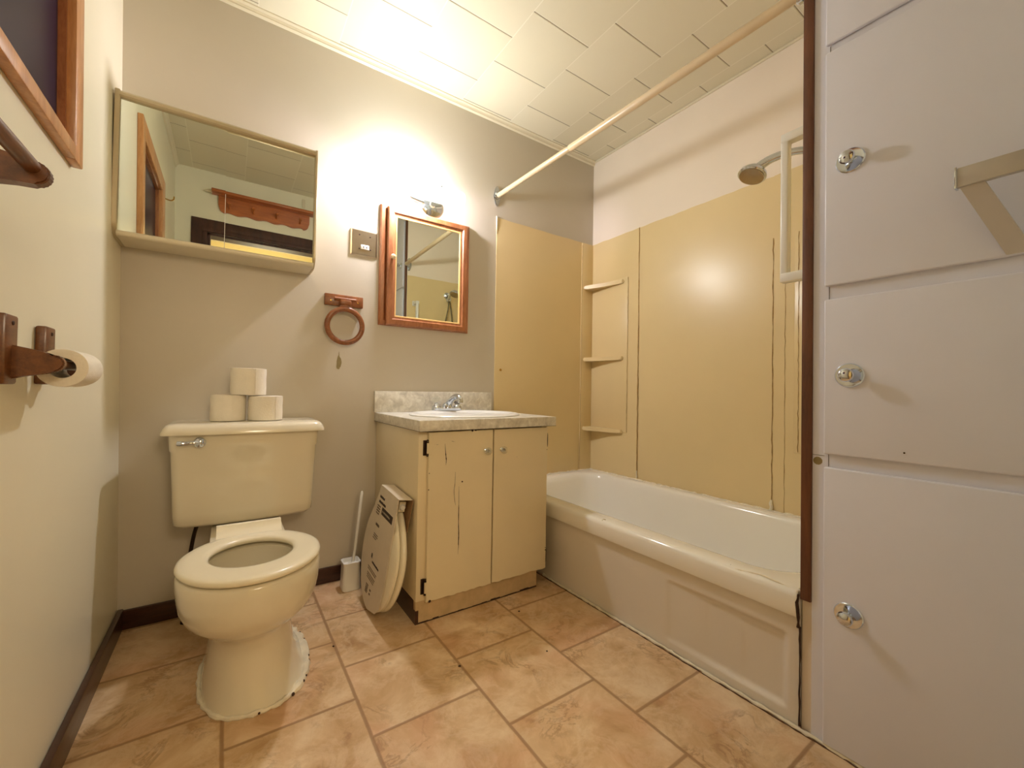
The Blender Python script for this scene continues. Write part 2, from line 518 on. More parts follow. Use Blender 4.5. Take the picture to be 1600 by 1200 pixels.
seam(-1.214, XR-.011, .62, 1.55, 'field_groove', 10, .0014, CRK)
bb = B(); rnd = random.Random(4)
tube(bb, [(XR-.105+rnd.uniform(-.001, .001), -.0115, .36+1.45*i/40) for i in range(41)], .0012, 6); obj('seam_bead', bb, CRK, sur)
bb = B(); tube(bb, [(1.5175, -.0035, 1.835), (1.5175, -.0055, 1.82), (1.5175, -.0045, 1.735)], [.003, .004, .001], 8)
o = obj('white_caulk_strip', bb, TRIMW, sur); o['label'] = 'white caulk run at the top edge of the end panel'
bb = B(); lathe(bb, [(.006, 0), (.007, .003), (.005, .008), (.0, .010)], (1.557, -.004, .973), (0, -1, 0), 16)
o = obj('brass_stud', bb, BRASS, sur)

# ------------------------------------------------------------------ bathtub
tub = thing('bathtub', 'white enamelled built-in bathtub with a cracked rim along the right wall', 'bathtub', (1.9, -.75, 0))
def rrect(x0, x1, y0, y1, r, z, n=8, rr=None):
    pts = []
    cs = [(x1, y1, 0), (x0, y1, 90), (x0, y0, 180), (x1, y0, 270)]
    for i, (cx, cy, a0) in enumerate(cs):
        q = rr[i] if rr else r
        px = cx-q if cx == x1 else cx+q; py = cy-q if cy == y1 else cy+q
        for k in range(n+1):
            a = math.radians(a0+90*k/n)
            pts.append(Vector((px+q*math.cos(a), py+q*math.sin(a), z)))
    return pts
RZ = .353
ty0, ty1 = -1.5045, -.001
b = B()
tx0, tx1 = 1.512, XR-.001
loops = [rrect(tx0+.010, tx1, ty0, ty1, .004, RZ-.062),
         rrect(tx0+.002, tx1, ty0, ty1, .006, RZ-.066),
         rrect(tx0, tx1, ty0, ty1, .008, RZ-.058),
         rrect(tx0, tx1, ty0, ty1, .008, RZ-.017),
         rrect(tx0+.003, tx1-.002, ty0+.001, ty1-.002, .009, RZ-.008),
         rrect(tx0+.009, tx1-.005, ty0+.004, ty1-.005, .010, RZ-.002),
         rrect(tx0+.018, tx1-.010, ty0+.008, ty1-.010, .012, RZ)]
ix0, ix1, iy0, iy1 = 1.605, 2.205, -1.462, -.085
def basin(d, z, r): return rrect(ix0+d, ix1-d*.7, iy0+d*.6, iy1-d*1.2, r, z)
loops += [basin(-.022, RZ-.0005, .13), basin(-.008, RZ-.004, .13), basin(.002, RZ-.014, .13), basin(.010, RZ-.035, .13), basin(.030, .22, .13), basin(.05, .12, .13), basin(.075, .075, .12), basin(.12, .058, .10), basin(.2, .052, .06)]
loft(b, loops, False, True)
obj('tub_shell', b, TUBM, tub, smooth=50)
# apron with stepped embossed field
b = B()
ny, nz = 220, 60
ya, yb_ = -1.505, -.001
def sm(a, c, x):
    t = max(0, min(1, (x-a)/(c-a))); return t*t*(3-2*t)
def rec(y, z, y0, y1, z0, z1, wd):
    return sm(y0, y0+wd, y)*sm(-y1, -y1+wd, -y)*sm(z0, z0+wd, z)*sm(-z1, -z1+wd, -z)
grid = []
for i in range(ny+1):
    y = ya+(yb_-ya)*i/ny; rowv = []
    for j in range(nz+1):
        z = .002+(.290-.002)*j/nz
        d = .007*rec(y, z, -1.478, -1.10, .028, .236, .018)*sm(.98, 1.34, -y)+.0016*rec(y, z, -1.474, -1.118, .032, .232, .004)+.0016*rec(y, z, -1.474, -1.245, .032, .222, .004)+.0016*rec(y, z, -1.470, -1.358, .036, .210, .004)
        rowv.append(b.verts.new((1.527+d, y, z)))
    grid.append(rowv)
for i in range(ny):
    for j in range(nz):
        b.faces.new((grid[i][j], grid[i+1][j], grid[i+1][j+1], grid[i][j+1]))
# close to a slab
bk = [b.verts.new((1.545, y, z)) for y, z in ((ya, .002), (yb_, .002), (yb_, .290), (ya, .290))]
b.faces.new(bk)
b.faces.new([grid[i][0] for i in range(ny+1)]+[bk[1], bk[0]])
b.faces.new([grid[i][nz] for i in range(ny, -1, -1)]+[bk[3], bk[2]])
b.faces.new([grid[0][j] for j in range(nz, -1, -1)]+[bk[0], bk[3]])
b.faces.new([grid[ny][j] for j in range(nz+1)]+[bk[2], bk[1]])
obj('apron', b, APRONM, tub, smooth=50)
# caulk around the rim, uneven
def bead(pts, r, seedv, name, mat, parent, jit=.0015, k=4, n=8):
    rnd = random.Random(seedv); P = []
    for a, c in zip(pts, pts[1:]):
        a = Vector(a); c = Vector(c); m = max(2, int((c-a).length/.015))
        for i in range(m): P.append(a.lerp(c, i/m)+Vector([rnd.uniform(-jit, jit) for _ in range(3)]))
    P.append(Vector(pts[-1]))
    rs = [r*rnd.uniform(.6, 1.45) for _ in P]
    bb = B(); tube(bb, P, rs, n); return obj(name, bb, mat, parent)
bead([(1.53, -.012, RZ-.002), (XR-.02, -.012, RZ-.002)], .0055, 1, 'caulk_bead', CAULK, tub)
bead([(XR-.016, -.015, RZ-.002), (XR-.012, -1.49, RZ-.002)], .0060, 2, 'caulk_bead', CAULK, tub)
bead([(XR-.012, -1.113, RZ), (XR-.009, -1.113, RZ+.045)], .0065, 12, 'caulk_lump', CAULK, tub, .003)
bead([(XR-.012, -.387, RZ), (XR-.009, -.387, RZ+.05)], .004, 13, 'caulk_lump', CAULK, tub, .002)
bead([(1.540, -1.500, RZ-.002), (1.9, -1.502, RZ-.002), (2.25, -1.500, RZ-.002)], .005, 14, 'caulk_bead', CAULK, tub)
bead([(1.518, -1.502, .345), (1.513, -1.5045, .29), (1.517, -1.5045, .262)], .0032, 15, 'grime_line', GRIME, tub, .0015)
bead([(1.523, -1.506, .262), (1.524, -1.506, .01)], .0022, 16, 'grime_line', GRIME, tub, .0008)
# crack with lifted caulk across the near rim, and chips
bead([(1.475, -1.360, RZ+.001), (1.512, -1.42, RZ+.001)][:0] or [(1.520+.002, -1.34, RZ-.004), (1.535, -1.40, RZ+.001), (1.530, -1.45, RZ), (1.523, -1.502, RZ-.004)], .0024, 17, 'rim_crack', CAULK, tub, .001)
for (x, y, r) in ((1.531, -.82, .010), (1.53, -1.045, .0028), (1.535, -1.32, .0028)):
    bb = B(); lathe(bb, [(r, -.001), (r*.9, .0008), (r*.5, .0011)], (x, y, RZ-.0012), (-.15, 0, 1), 12); obj('enamel_chip', bb, GRIME if r < .005 else STAIN, tub)
bead([(1.521, -.46, .004), (1.520, -1.0, .004), (1.519, -1.96, .004)], .0048, 20, 'paint_bead', CAULK, None, .0012)
o = bpy.data.objects['paint_bead']; o.name = 'trim_4'; o['kind'] = 'structure'
bead([(1.5145, -.40, .0005), (1.5135, -1.955, .0005)], .0017, 21, 'grime_joint', paint('floor_grime', srgb(96, 66, 42), .8, .4, 60, .2), None, .0012)
o = bpy.data.objects['grime_joint']; o.name = 'trim_5'; o['kind'] = 'structure'

# wooden strip at the alcove opening
b = B(); box(b, 1.518, 1.536, -1.531, -1.5075, .335, ZC, bev=.002); struct('trim_6', b, STRIPW)

# ------------------------------------------------------------------ linen cabinet
lc = thing('linen_cabinet', 'tall built-in white painted linen cupboard with four stacked doors', 'cabinet', (1.9, -1.74, 0))
b = B()
box(b, 1.524, 1.548, -1.958, -1.5315, 0, ZC)
box(b, 1.548, XR-.001, -1.958, -1.5315, 0, ZC)
obj('carcass', b, CABW, lc)
for (z0, z1, kz) in ((.008, .683, .341), (.715, 1.097, .908), (1.130, 1.716, 1.424), (1.736, 2.30, 1.93)):
    b = B(); box(b, 1.513, 1.5235, -1.950, -1.558, z0, z1, bev=.004, seg=3)
    d = obj('door', b, CABW, lc)
    b = B()
    kc = (1.513, -1.610, kz)
    lathe(b, [(.0285, 0), (.0290, .0015), (.027, .0040), (.018, .0030), (.011, .0034)], kc, (-1, 0, 0), 36)
    k = obj('knob_plate', b, CHROME, d)
    b = B()
    lathe(b, [(.006, .002), (.006, .012), (.009, .016), (.0150, .021), (.0160, .026), (.0140, .030), (.008, .033), (0, .034)], kc, (-1, 0, 0), 28)
    obj('knob', b, CHROME, d)
for (z0, z1) in ((.684, .714), (1.098, 1.129), (1.717, 1.735)):
    b = B(); box(b, 1.5232, 1.5246, -1.5660, -1.5652, z0, z1); obj('frame_joint', b, GRIME, lc)
b = B(); box(b, 1.5228, 1.5245, -1.557, -1.532, .709, .7098); obj('frame_joint', b, GRIME, lc)
b = B(); lathe(b, [(.010, 0), (.010, .0006)], (1.524, -1.543, .695), (-1, 0, 0), 12); o = obj('old_filler', b, STAIN, lc)
for (y, z) in ((-1.706, .724), (-1.697, .735)):
    pass
b = B(); lathe(b, [(.002, 0), (.0018, .0008)], (1.513, -1.707, .737), (-1, 0, 0), 8); obj('nail_hole', b, GRIME, lc)

# chrome towel bar on the cabinet
tb = thing('chrome_towel_bar', 'square-section chrome towel bar with stained end, fixed to the linen cupboard', 'towel bar', (1.45, -1.86, 1.27))
b = B(); box(b, 1.438, 1.450, -1.945, -1.797, 1.262, 1.299, bev=.0015); obj('bar', b, paint('satin_bar', srgb(196, 190, 180), .3, .04, 20, 0, metallic=.55), tb)
b = B(); box(b, 1.436, 1.452, -1.7975, -1.7935, 1.260, 1.301, bev=.001); obj('end_cap', b, CHROME, tb)
b = B()
vs = [b.verts.new(p) for p in ((1.445, -1.800, 1.262), (1.445, -1.832, 1.262), (1.5125, -1.884, 1.133), (1.5125, -1.851, 1.133))]
vs2 = [b.verts.new(v.co+Vector((.003, 0, .004))) for v in vs]
b.faces.new(vs); b.faces.new(list(reversed(vs2)))
for i in range(4): b.faces.new((vs[i], vs[(i+1) % 4], vs2[(i+1) % 4], vs2[i]))
obj('slanted_plate', b, paint('satin_plate', srgb(206, 198, 190), .4, .03, 10, 0, metallic=.0), tb)  # flat pale plate slanting from the bar end down to the door

# ------------------------------------------------------------------ shower gear on the tub end wall
rod = thing('shower_curtain_rod', 'long cream shower curtain rod spanning above the bathtub', 'curtain rod', (1.517, -.75, 1.95))
b = B(); tube(b, [(1.517, -.012, 1.948), (1.518, -.60, 1.935)], .0125, 20); obj('rod_inner_tube', b, RODM, rod)
b = B(); tube(b, [(1.518, -.60, 1.935), (1.519, -.606, 1.935), (1.522, -1.498, 1.922)], [.0125, .0150, .0150], 20); obj('rod_outer_tube', b, RODM, rod)
for (y, s) in ((-.001, -1), (-1.5065, 1)):
    b = B()
    lx = 1.517 if y > -1 else 1.5475
    out = []
    for k in range(40):
        a = 2*math.pi*k/40
        out.append((.020*math.cos(a)*(1.1-.25*abs(math.sin(a))), .056*math.sin(a)))
    fz = 1.948 if y > -1 else 1.922
    fl = lambda u, v, w_: (lx+u, y+s*w_, fz+v)
    prism(b, out, fl, 0, .003)
    prism(b, [(u*.7, v*.85) for u, v in out], fl, .003, .006)
    lathe(b, [(.020, .004), (.020, .014), (.015, .020)], (1.517 if y > -1 else 1.530, y, fz), (0, s, 0), 20)
    obj('flange', b, CHROME, rod)

gb = thing('grab_bar', 'white plastic vertical grab bar on the tub end wall beside the wooden strip', 'grab bar', (1.60, -1.47, 1.18))
for z in (1.192, 1.592):
    b = B(); box(b, 1.582, 1.625, -1.503, -1.497, z-.022, z+.022, bev=.003)
    box(b, 1.587, 1.616, -1.499, -1.425, z-.013, z+.013, bev=.004); obj('bracket', b, WHITEP, gb)
b = B(); box(b, 1.589, 1.611, -1.446, -1.424, 1.200, 1.585, bev=.005, seg=3); obj('bar', b, WHITEP, gb)

sh = thing('hand_shower', 'chrome hand shower with a curved handle hanging on the tub end wall', 'shower head', (1.90, -1.50, 1.66))
b = B()
hp = smoothpath([(1.900, -1.455, 1.655), (1.885, -1.40, 1.678), (1.870, -1.34, 1.692), (1.86, -1.28, 1.692), (1.853, -1.235, 1.675)])
tube(b, hp, [.011+.006*(i/len(hp))**2 for i in range(len(hp))], 16); obj('handle', b, CHROME, sh)
b = B()
lathe(b, [(.010, -.030), (.034, -.022), (.046, -.008), (.048, .002), (.044, .006)], (1.848, -1.222, 1.655), (-.35, .15, -.9), 36)
hd = obj('head', b, CHROME, sh)
b = B(); lathe(b, [(.041, .005), (.041, .008), (.020, .011), (.0, .011)], (1.848, -1.222, 1.655), (-.35, .15, -.9), 36); obj('spray_face', b, BRUSH, hd)
b = B(); lathe(b, [(.030, 0), (.030, .004), (.018, .010), (.011, .014), (.011, .045)], (1.905, -1.503, 1.70), (0, 1, 0), 28)
tube(b, smoothpath([(1.905, -1.47, 1.70), (1.905, -1.45, 1.69), (1.902, -1.44, 1.668)], 5), .012, 14)
box(b, 1.885, 1.918, -1.475, -1.435, 1.640, 1.672, bev=.005); obj('holder', b, CHROME, sh)
b = B(); tube(b, smoothpath([(1.90, -1.458, 1.650), (1.895, -1.455, 1.56), (1.84, -1.46, 1.30), (1.79, -1.465, 1.05), (1.81, -1.468, .90), (1.87, -1.47, .86), (1.94, -1.47, .95), (1.955, -1.468, 1.2), (1.945, -1.462, 1.45), (1.925, -1.46, 1.60), (1.915, -1.458, 1.65)], 10), .0065, 10)
obj('hose', b, HOSEM, sh)

# ------------------------------------------------------------------ wall mirror cabinet (left)
mc = thing('mirror_cabinet', 'wide wall cabinet with two sliding mirror doors, above the toilet', 'mirror cabinet', (.27, 0, 1.34))
mx0, mx1, my, mz0, mz1 = -.030, .573, -.142, 1.343, 1.815
b = B()
box(b, mx0+.004, mx1-.004, -.105, -.001, mz0, mz1)
obj('body', b, CREAMP, mc)
# rounded cream bottom ledge and top rail (swept along x)
def sweep_x(b, prof, x0, x1):
    loft(b, [[Vector((x0, y, z)) for y, z in prof], [Vector((x1, y, z)) for y, z in prof]])
b = B()
prof = [(-.001, mz0-.001), (-.001, mz0+.010), (-.10, mz0+.018), (-.134, mz0+.018), (-.141, mz0+.014), (-.142, mz0+.008)]+[(-.142+.010*(1-math.cos(math.radians(a))), mz0+.008-.009*math.sin(math.radians(a))) for a in (30, 60, 90)]
sweep_x(b, prof, mx0+.012, mx1-.006); obj('bottom_ledge', b, CREAMP, mc)
b = B()
prof = [(-.09, mz1-.004), (-.11, mz1+.004), (-.130, mz1+.004), (-.142, mz1-.001), (-.147, mz1-.008), (-.147, mz1-.016), (-.142, mz1-.021), (-.132, mz1-.023), (-.09, mz1-.023)]
sweep_x(b, prof, mx0+.012, mx1-.006); obj('top_rail', b, CAPM, mc)
for xa, xb in ((mx0, mx0+.013), (mx1-.008, mx1)):
    b = B()
    r = .045
    pts = [(-.001, mz1+.003), (-.144, mz1+.003), (-.144, mz0+r)]+[(-.144+r*(1-math.cos(math.radians(a))), mz0-.003+r-r*math.sin(math.radians(a))) for a in range(15, 91, 15)]+[(-.001, mz0-.003)]
    prism(b, pts, lambda u, v, w_: (w_, u, v), xa, xb)
    bmesh.ops.bevel(b, geom=list(b.edges), offset=.0015, segments=2, affect='EDGES')
    obj('end_cap', b, CAPM, mc)
xm = .262
b = B(); box(b, mx0+.013, xm+.008, -.134, -.130, mz0+.016, mz1-.018); obj('sliding_mirror', b, MIRROR, mc)
b = B(); box(b, xm, mx1-.008, -.1295, -.1255, mz0+.016, mz1-.018); obj('sliding_mirror', b, MIRROR, mc)
b = B(); box(b, xm+.0075, xm+.0090, -.1345, -.1297, mz0+.016, mz0+.215); obj('mirror_edge_glint', b, WHITEP, mc)  # pale strip paints the reflection along the lower pane joint

# ------------------------------------------------------------------ framed medicine cabinet (right)
md = thing('medicine_cabinet', 'oak framed medicine cabinet with mirrored door, left of the yellow panel', 'medicine cabinet', (1.105, 0, 1.16))
b = B()
ox0, ox1, oz0, oz1 = .868, 1.343, 1.158, 1.732
def frame(b, x0, x1, z0, z1, prof):
    """mitred frame on the back wall: prof = [(inset, y)], closed loop"""
    loops = []
    for (cx, cz, sx, sz) in ((x0, z0, 1, 1), (x1, z0, -1, 1), (x1, z1, -1, -1), (x0, z1, 1, -1)):
        loops.append([Vector((cx+sx*i, y, cz+sz*i)) for i, y in prof])
    loops.append(loops[0])
    rings = [[b.verts.new(p) for p in l] for l in loops[:4]]
    n = len(prof)
    for k in range(4):
        a, c = rings[k], rings[(k+1) % 4]
        for i in range(n):
            b.faces.new((a[i], a[(i+1) % n], c[(i+1) % n], c[i]))
frame(b, ox0, ox1, oz0, oz1, [(0, 0), (0, -.008), (.006, -.016), (.020, -.020), (.030, -.012), (.050, -.012), (.050, 0)])
obj('outer_moulding', b, OAKM, md, smooth=25)
ddx0, ddx1, ddz0, ddz1 = .898, 1.322, 1.160, 1.722
b = B()
frame(b, ddx0, ddx1, ddz0, ddz1, [(0, -.014), (0, -.030), (.005, -.035), (.026, -.037), (.031, -.031), (.040, -.030), (.046, -.022), (.046, -.014)])
dr = obj('door', b, OAK if False else OAKM, md, smooth=25)
b = B()
frame(b, ddx0+.040, ddx1-.040, ddz0+.040, ddz1-.040, [(0, -.022), (0, -.0305), (.005, -.0285), (.008, -.022)])
o = obj('gilt_lip', b, paint('pale_wood', srgb(232, 190, 120), .4), dr)
b = B(); box(b, ddx0+.040, ddx1-.040, -.0245, -.018, ddz0+.040, ddz1-.040); obj('mirror', b, MIRROR, dr)
b = B(); lathe(b, [(.004, 0), (.005, .008), (.0115, .014), (.0125, .020), (.009, .026), (0, .028)], (ddx0+.022, -.035, 1.478), (0, -1, 0), 24)
o = obj('knob', b, paint('ceramic_knob', srgb(228, 206, 172), .2), dr); o['label'] = 'pale round knob'

# ------------------------------------------------------------------ vanity light
vl = thing('vanity_light', 'frosted glass vanity light with one lit bulb above the medicine cabinet', 'wall light', (1.105, 0, 1.80))
b = B()
lathe(b, [(.058, 0), (.058, .006), (.050, .010), (.040, .014), (.016, .018), (.012, .024)], (1.125, -.0, 1.790), (0, -1, 0), 36)
obj('backplate', b, CHROME, vl)
b = B(); tube(b, [(.984, -.066, 1.800), (.986, -.040, 1.798), (1.010, -.018, 1.795), (1.08, -.012, 1.79)], [.013, .010, .008, .008], 16)
obj('lamp_holder_bar', b, CHROME, vl)
b = B(); lathe(b, [(.010, -.030), (.014, -.025), (.027, -.014), (.032, .002), (.029, .018), (.017, .027), (0, .030)], BULB, (0, -1, 0), 28)
o = obj('lit_bulb', b, BULBM, vl); o['label'] = 'glowing white bulb'
b = B()
# curved glass plate: arc in the y-z plane, long in x, corners rounded
n, mseg = 26, 14
gx0, gx1 = .868, 1.252
zc0, zc1 = 1.764, 1.862
outer = []
for i in range(n+1):
    u = i/n; x = gx0+(gx1-gx0)*u
    e = min(x-gx0, gx1-x)
    sh_ = .012*(1-math.sqrt(max(0, 1-(1-min(1, e/.02))**2)))
    row_ = []
    for j in range(mseg+1):
        v = j/mseg
        th = math.radians(-64+176*v)
        z = 1.812+(.053-sh_*.4)*math.sin(th)
        y = -.072-(.066-sh_*.3)*math.cos(th)
        row_.append((x, y, z))
    outer.append(row_)
A = [[b.verts.new(p) for p in r_] for r_ in outer]
D = [[b.verts.new((p[0], -.072+(p[1]+.072)*.94, 1.812+(p[2]-1.812)*.94)) for p in r_] for r_ in outer]
for i in range(n):
    for j in range(mseg):
        b.faces.new((A[i][j], A[i+1][j], A[i+1][j+1], A[i][j+1])); b.faces.new((D[i][j], D[i][j+1], D[i+1][j+1], D[i+1][j]))
for i in range(n):
    b.faces.new((A[i][0], D[i][0], D[i+1][0], A[i+1][0])); b.faces.new((A[i][mseg], A[i+1][mseg], D[i+1][mseg], D[i][mseg]))
for j in range(mseg):
    b.faces.new((A[0][j], A[0][j+1], D[0][j+1], D[0][j])); b.faces.new((A[n][j], D[n][j], D[n][j+1], A[n][j+1]))
obj('glass_shade', b, SHADE, vl, smooth=50)
for x in (1.118,):
    b = B(); lathe(b, [(.0035, -.004), (.0050, .002), (.0050, .006), (.003, .009), (0, .010)], (x, -.134, 1.832), (0, -1, .2), 16); obj('shade_screw', b, CHROME, vl)

# ------------------------------------------------------------------ razor socket plate
op = thing('socket_plate', 'brushed metal double wall plate with a small white razor socket', 'wall socket', (.797, 0, 1.525))
b = B()
def plate(b, x0, x1, z0, z1, t, bev):
    frame(b, x0, x1, z0, z1, [(0, 0), (0, -.001), (bev, -t), (bev*1.2, -t), (bev*1.2, 0)])
    box(b, x0+bev, x1-bev, -t, 0, z0+bev, z1-bev)
plate(b, .738, .857, 1.467, 1.587, .006, .005); obj('plate', b, BRUSH, op)
b = B(); box(b, .782, .820, -.0095, -.004, 1.497, 1.519, bev=.002); so = obj('socket', b, WHITEP, op)
b = B()
for x in (.794, .808): box(b, x-.002, x+.002, -.0098, -.009, 1.504, 1.513)
obj('slots', b, GRIME, so)
for (x, z) in ((.776, 1.563), (.824, 1.560), (.776, 1.499), (.826, 1.500)):
    b = B(); lathe(b, [(.0032, 0), (.0028, .0015), (0, .002)], (x, -.006, z), (0, -1, 0), 12); obj('screw', b, GRIME, op)

# ------------------------------------------------------------------ towel ring
RINGW = wood('ring_wood', srgb(112, 64, 32), srgb(158, 96, 54), (6, 1, 6), .35)
tr = thing('towel_ring', 'wooden towel ring on a small rectangular plate between the cabinets', 'towel ring', (.714, 0, 1.13))
b = B(); box(b, .632, .795, -.020, -.001, 1.222, 1.272, bev=.003); obj('plate', b, RINGW, tr)
b = B()
box(b, .690, .738, -.052, -.018, 1.222, 1.246, bev=.006)
tube(b, [(.668, -.034, 1.250), (.760, -.034, 1.250)], .007, 12); obj('pivot_block', b, RINGW, tr)
b = B()
ring = []
rc = Vector((.714, -.040, 1.132)); R1 = .0735
N1 = 60
loops = []
for k in range(N1):
    a = 2*math.pi*k/N1
    c_ = rc+Vector((R1*math.cos(a), -.004*math.sin(a), R1*math.sin(a)))
    rad = Vector((math.cos(a), 0, math.sin(a)))
    loops.append([c_+rad*(.0115*math.cos(t))+Vector((0, .008*math.sin(t), 0)) for t in [2*math.pi*q/14 for q in range(14)]])
rings = [[b.verts.new(p) for p in l] for l in loops]
for k in range(N1):
    a, c_ = rings[k], rings[(k+1) % N1]
    for i in range(14): b.faces.new((a[i], a[(i+1) % 14], c_[(i+1) % 14], c_[i]))
prism(b, [(.676, 1.196), (.700, 1.234), (.728, 1.234), (.752, 1.196), (.735, 1.204), (.714, 1.207), (.693, 1.204)], lambda u, v, w_: (u, w_, v), -.047, -.033)
obj('ring', b, RINGW, tr)
for x in (.658, .772):
    b = B(); lathe(b, [(.0035, 0), (.003, .0015), (0, .0018)], (x, -.020, 1.243), (0, -1, 0), 12); obj('screw', b, BRASS, tr)

# ------------------------------------------------------------------ toilet
TX = .361
to = thing('toilet', 'bone porcelain toilet with open ring seat and rough caulk around its foot', 'toilet', (TX, -.45, 0))
def egg(z, yc, hw, lf, lb, n=64, p=2.0, x=TX):
    """lf: length towards the camera (-y), lb: towards the wall"""
    out = []
    for k in range(n):
        a = 2*math.pi*k/n
        c_, s = math.cos(a), math.sin(a)
        q = 2/p
        X = hw*math.copysign(abs(c_)**q, c_)
        Y = (lb if s > 0 else lf)*math.copysign(abs(s)**q, s)
        out.append(Vector((x+X, yc+Y, z)))
    return out
b = B()
loops = [egg(.000, -.46, .134, .232, .22, p=2.5, x=TX+.018), egg(.012, -.46, .131, .229, .22, p=2.5, x=TX+.016), egg(.035, -.46, .122, .216, .215, p=2.4, x=TX+.012),
         egg(.08, -.465, .111, .198, .215, p=2.4, x=TX+.008), egg(.13, -.48, .106, .178, .23, p=2.3, x=TX+.006), egg(.170, -.50, .104, .162, .24, p=2.2, x=TX+.004), egg(.190, -.515, .108, .162, .24, p=2.1, x=TX+.002), egg(.205, -.53, .120, .168, .24, p=2.1),
         egg(.222, -.545, .136, .180, .25, p=2.1), egg(.245, -.562, .153, .190, .26, p=2.1), egg(.275, -.577, .164, .195, .26, p=2.1), egg(.31, -.586, .169, .194, .27, p=2.1), egg(.34, -.590, .171, .193, .27, p=2.1),
         egg(.362, -.590, .171, .192, .27, p=2.1), egg(.370, -.590, .166, .187, .265, p=2.1)]
loops += [egg(.369, -.580, .125, .145, .14), egg(.362, -.580, .112, .130, .125), egg(.335, -.580, .122, .140, .13), egg(.30, -.58, .118, .135, .125), egg(.25, -.575, .100, .12, .105), egg(.20, -.565, .075, .09, .075), egg(.16, -.56, .05, .06, .05)]
loft(b, loops, True, True)
bowl = obj('bowl', b, PORC, to, smooth=60)
b = B(); lathe(b, [(.068, 0), (.068, .001)], (TX, -.567, .19), (0, 0, 1), 32); obj('water', b, WATER, bowl)
# shelf the tank sits on
b = B(); loft(b, [rrect(TX-.105, TX+.105, -.40, -.035, .04, z) for z in (.305, .312, .355, .362)]); obj('rear_deck', b, PORC, to, smooth=50)
# tank: tapered, front bowed
def tanksec(z, hw, yf, yb=-.022, bow=.012, r=.03, n=14, x=TX):
    pts = []
    for k in range(n+1):          # front from left to right
        u = -1+2*k/n
        pts.append(Vector((x+(hw-r)*u, yf+r*0-bow*(1-u*u), z)))
    for a in range(1, 7): pts.append(Vector((x+hw-r+r*math.sin(math.radians(15*a)), yf+r-r*math.cos(math.radians(15*a)), z)))
    pts.append(Vector((x+hw, yb, z))); pts.append(Vector((x-hw, yb, z)))
    for a in range(6, 0, -1): pts.append(Vector((x-hw+r-r*math.sin(math.radians(15*a)), yf+r-r*math.cos(math.radians(15*a)), z)))
    return pts
b = B()
loft(b, [tanksec(.372, .185, -.175), tanksec(.376, .200, -.192), tanksec(.388, .212, -.203), tanksec(.42, .214, -.206), tanksec(.55, .219, -.212), tanksec(.634, .2225, -.216), tanksec(.640, .2260, -.2185), tanksec(.697, .228, -.221)])
tank = obj('tank', b, PORC, to, smooth=50)
b = B()
LX = TX-.001
loft(b, [tanksec(.692, .238, -.228, -.004, .016, .03, x=LX), tanksec(.6930, .248, -.238, -.002, .016, .026, x=LX), tanksec(.700, .2475, -.2375, -.001, .016, .026, x=LX), tanksec(.714, .242, -.232, -.001, .016, .026, x=LX), tanksec(.7225, .236, -.226, -.003, .016, .026, x=LX), tanksec(.7275, .228, -.216, -.008, .014, .026, x=LX), tanksec(.7300, .19, -.18, -.03, .01, .03, x=LX), tanksec(.7310, .12, -.14, -.05, .01, .02, x=LX)])
obj('tank_lid', b, PORC, to, smooth=50)
b = B()
lathe(b, [(.017, 0), (.018, .003), (.015, .010), (.008, .014), (0, .015)], (.219, -.2315, .667), (0, -1, 0), 24)
tube(b, smoothpath([(.219, -.241, .667), (.200, -.246, .668), (.178, -.246, .667), (.160, -.243, .668)], 6), [.0075]*6+[.0065]*7+[.008]*5+[.007], 12)
o = obj('flush_lever', b, CHROME, to); o['label'] = 'chrome flush lever'
# seat ring
b = B()
def ringsec(z, d, din):
    return egg(z, -.590, .172-d, .196-d, .190-d, n=72), egg(z, -.580, .101+din, .112+din, .112+din, n=72)
zs = [(.375, .010, .012), (.377, .002, .004), (.383, -.001, 0), (.389, .001, .002), (.393, .008, .008), (.3945, .024, .018)]
outer = [ringsec(*q)[0] for q in zs]; inner = [ringsec(*q)[1] for q in reversed(zs)]
seq = outer+inner
R = [[b.verts.new(p) for p in l] for l in seq]
m = len(R)
for k in range(m):
    a, c_ = R[k], R[(k+1) % m]
    for i in range(72): b.faces.new((a[i], a[(i+1) % 72], c_[(i+1) % 72], c_[i]))
seat = obj('seat', b, SEATM, to, smooth=60)
b = B()
prof = [(-.372, .370), (-.372, .414), (-.376, .420), (-.388, .419), (-.396, .408), (-.410, .397), (-.432, .393), (-.432, .372)]
loft(b, [[Vector((TX-.088+o_, y, z)) for y, z in prof] for o_ in (0, .004)]+[[Vector((TX+.088, y, z)) for y, z in prof]])
obj('hinge_block', b, SEATM, seat, smooth=40)
# caulk around the foot
rnd = random.Random(9)
pts = []; rs = []
for k in range(91):
    a = math.radians(-205+360*k/90)
    e = egg(.004, -.46, .136, .236, .22, p=2.4, x=TX+.018, n=360)[int((k/90*360+150)) % 360]
    pts.append(e+Vector((rnd.uniform(-.002, .002), rnd.uniform(-.002, .002), rnd.uniform(-.001, .001))))
    right = max(0, (e.x-TX-.06)/.09)
    rs.append((.006+.006*right)*rnd.uniform(.6, 1.4))
b = B(); tube(b, pts, rs, 8)
obj('caulk_skirt', b, CAULK, to)
for (t_, r) in ((318, .004), (325, .003), (300, .005), (344, .004), (350, .003), (8, .003), (20, .004), (270, .003)):
    e = egg(.008, -.46, .146, .246, .23, p=2.4, x=TX+.018, n=360)[t_ % 360]
    b = B(); lathe(b, [(r, 0), (r*.7, .002), (0, .003)], e, (e.x-TX, e.y+.46, .1), 8); obj('mould_spot', b, GRIME, to)
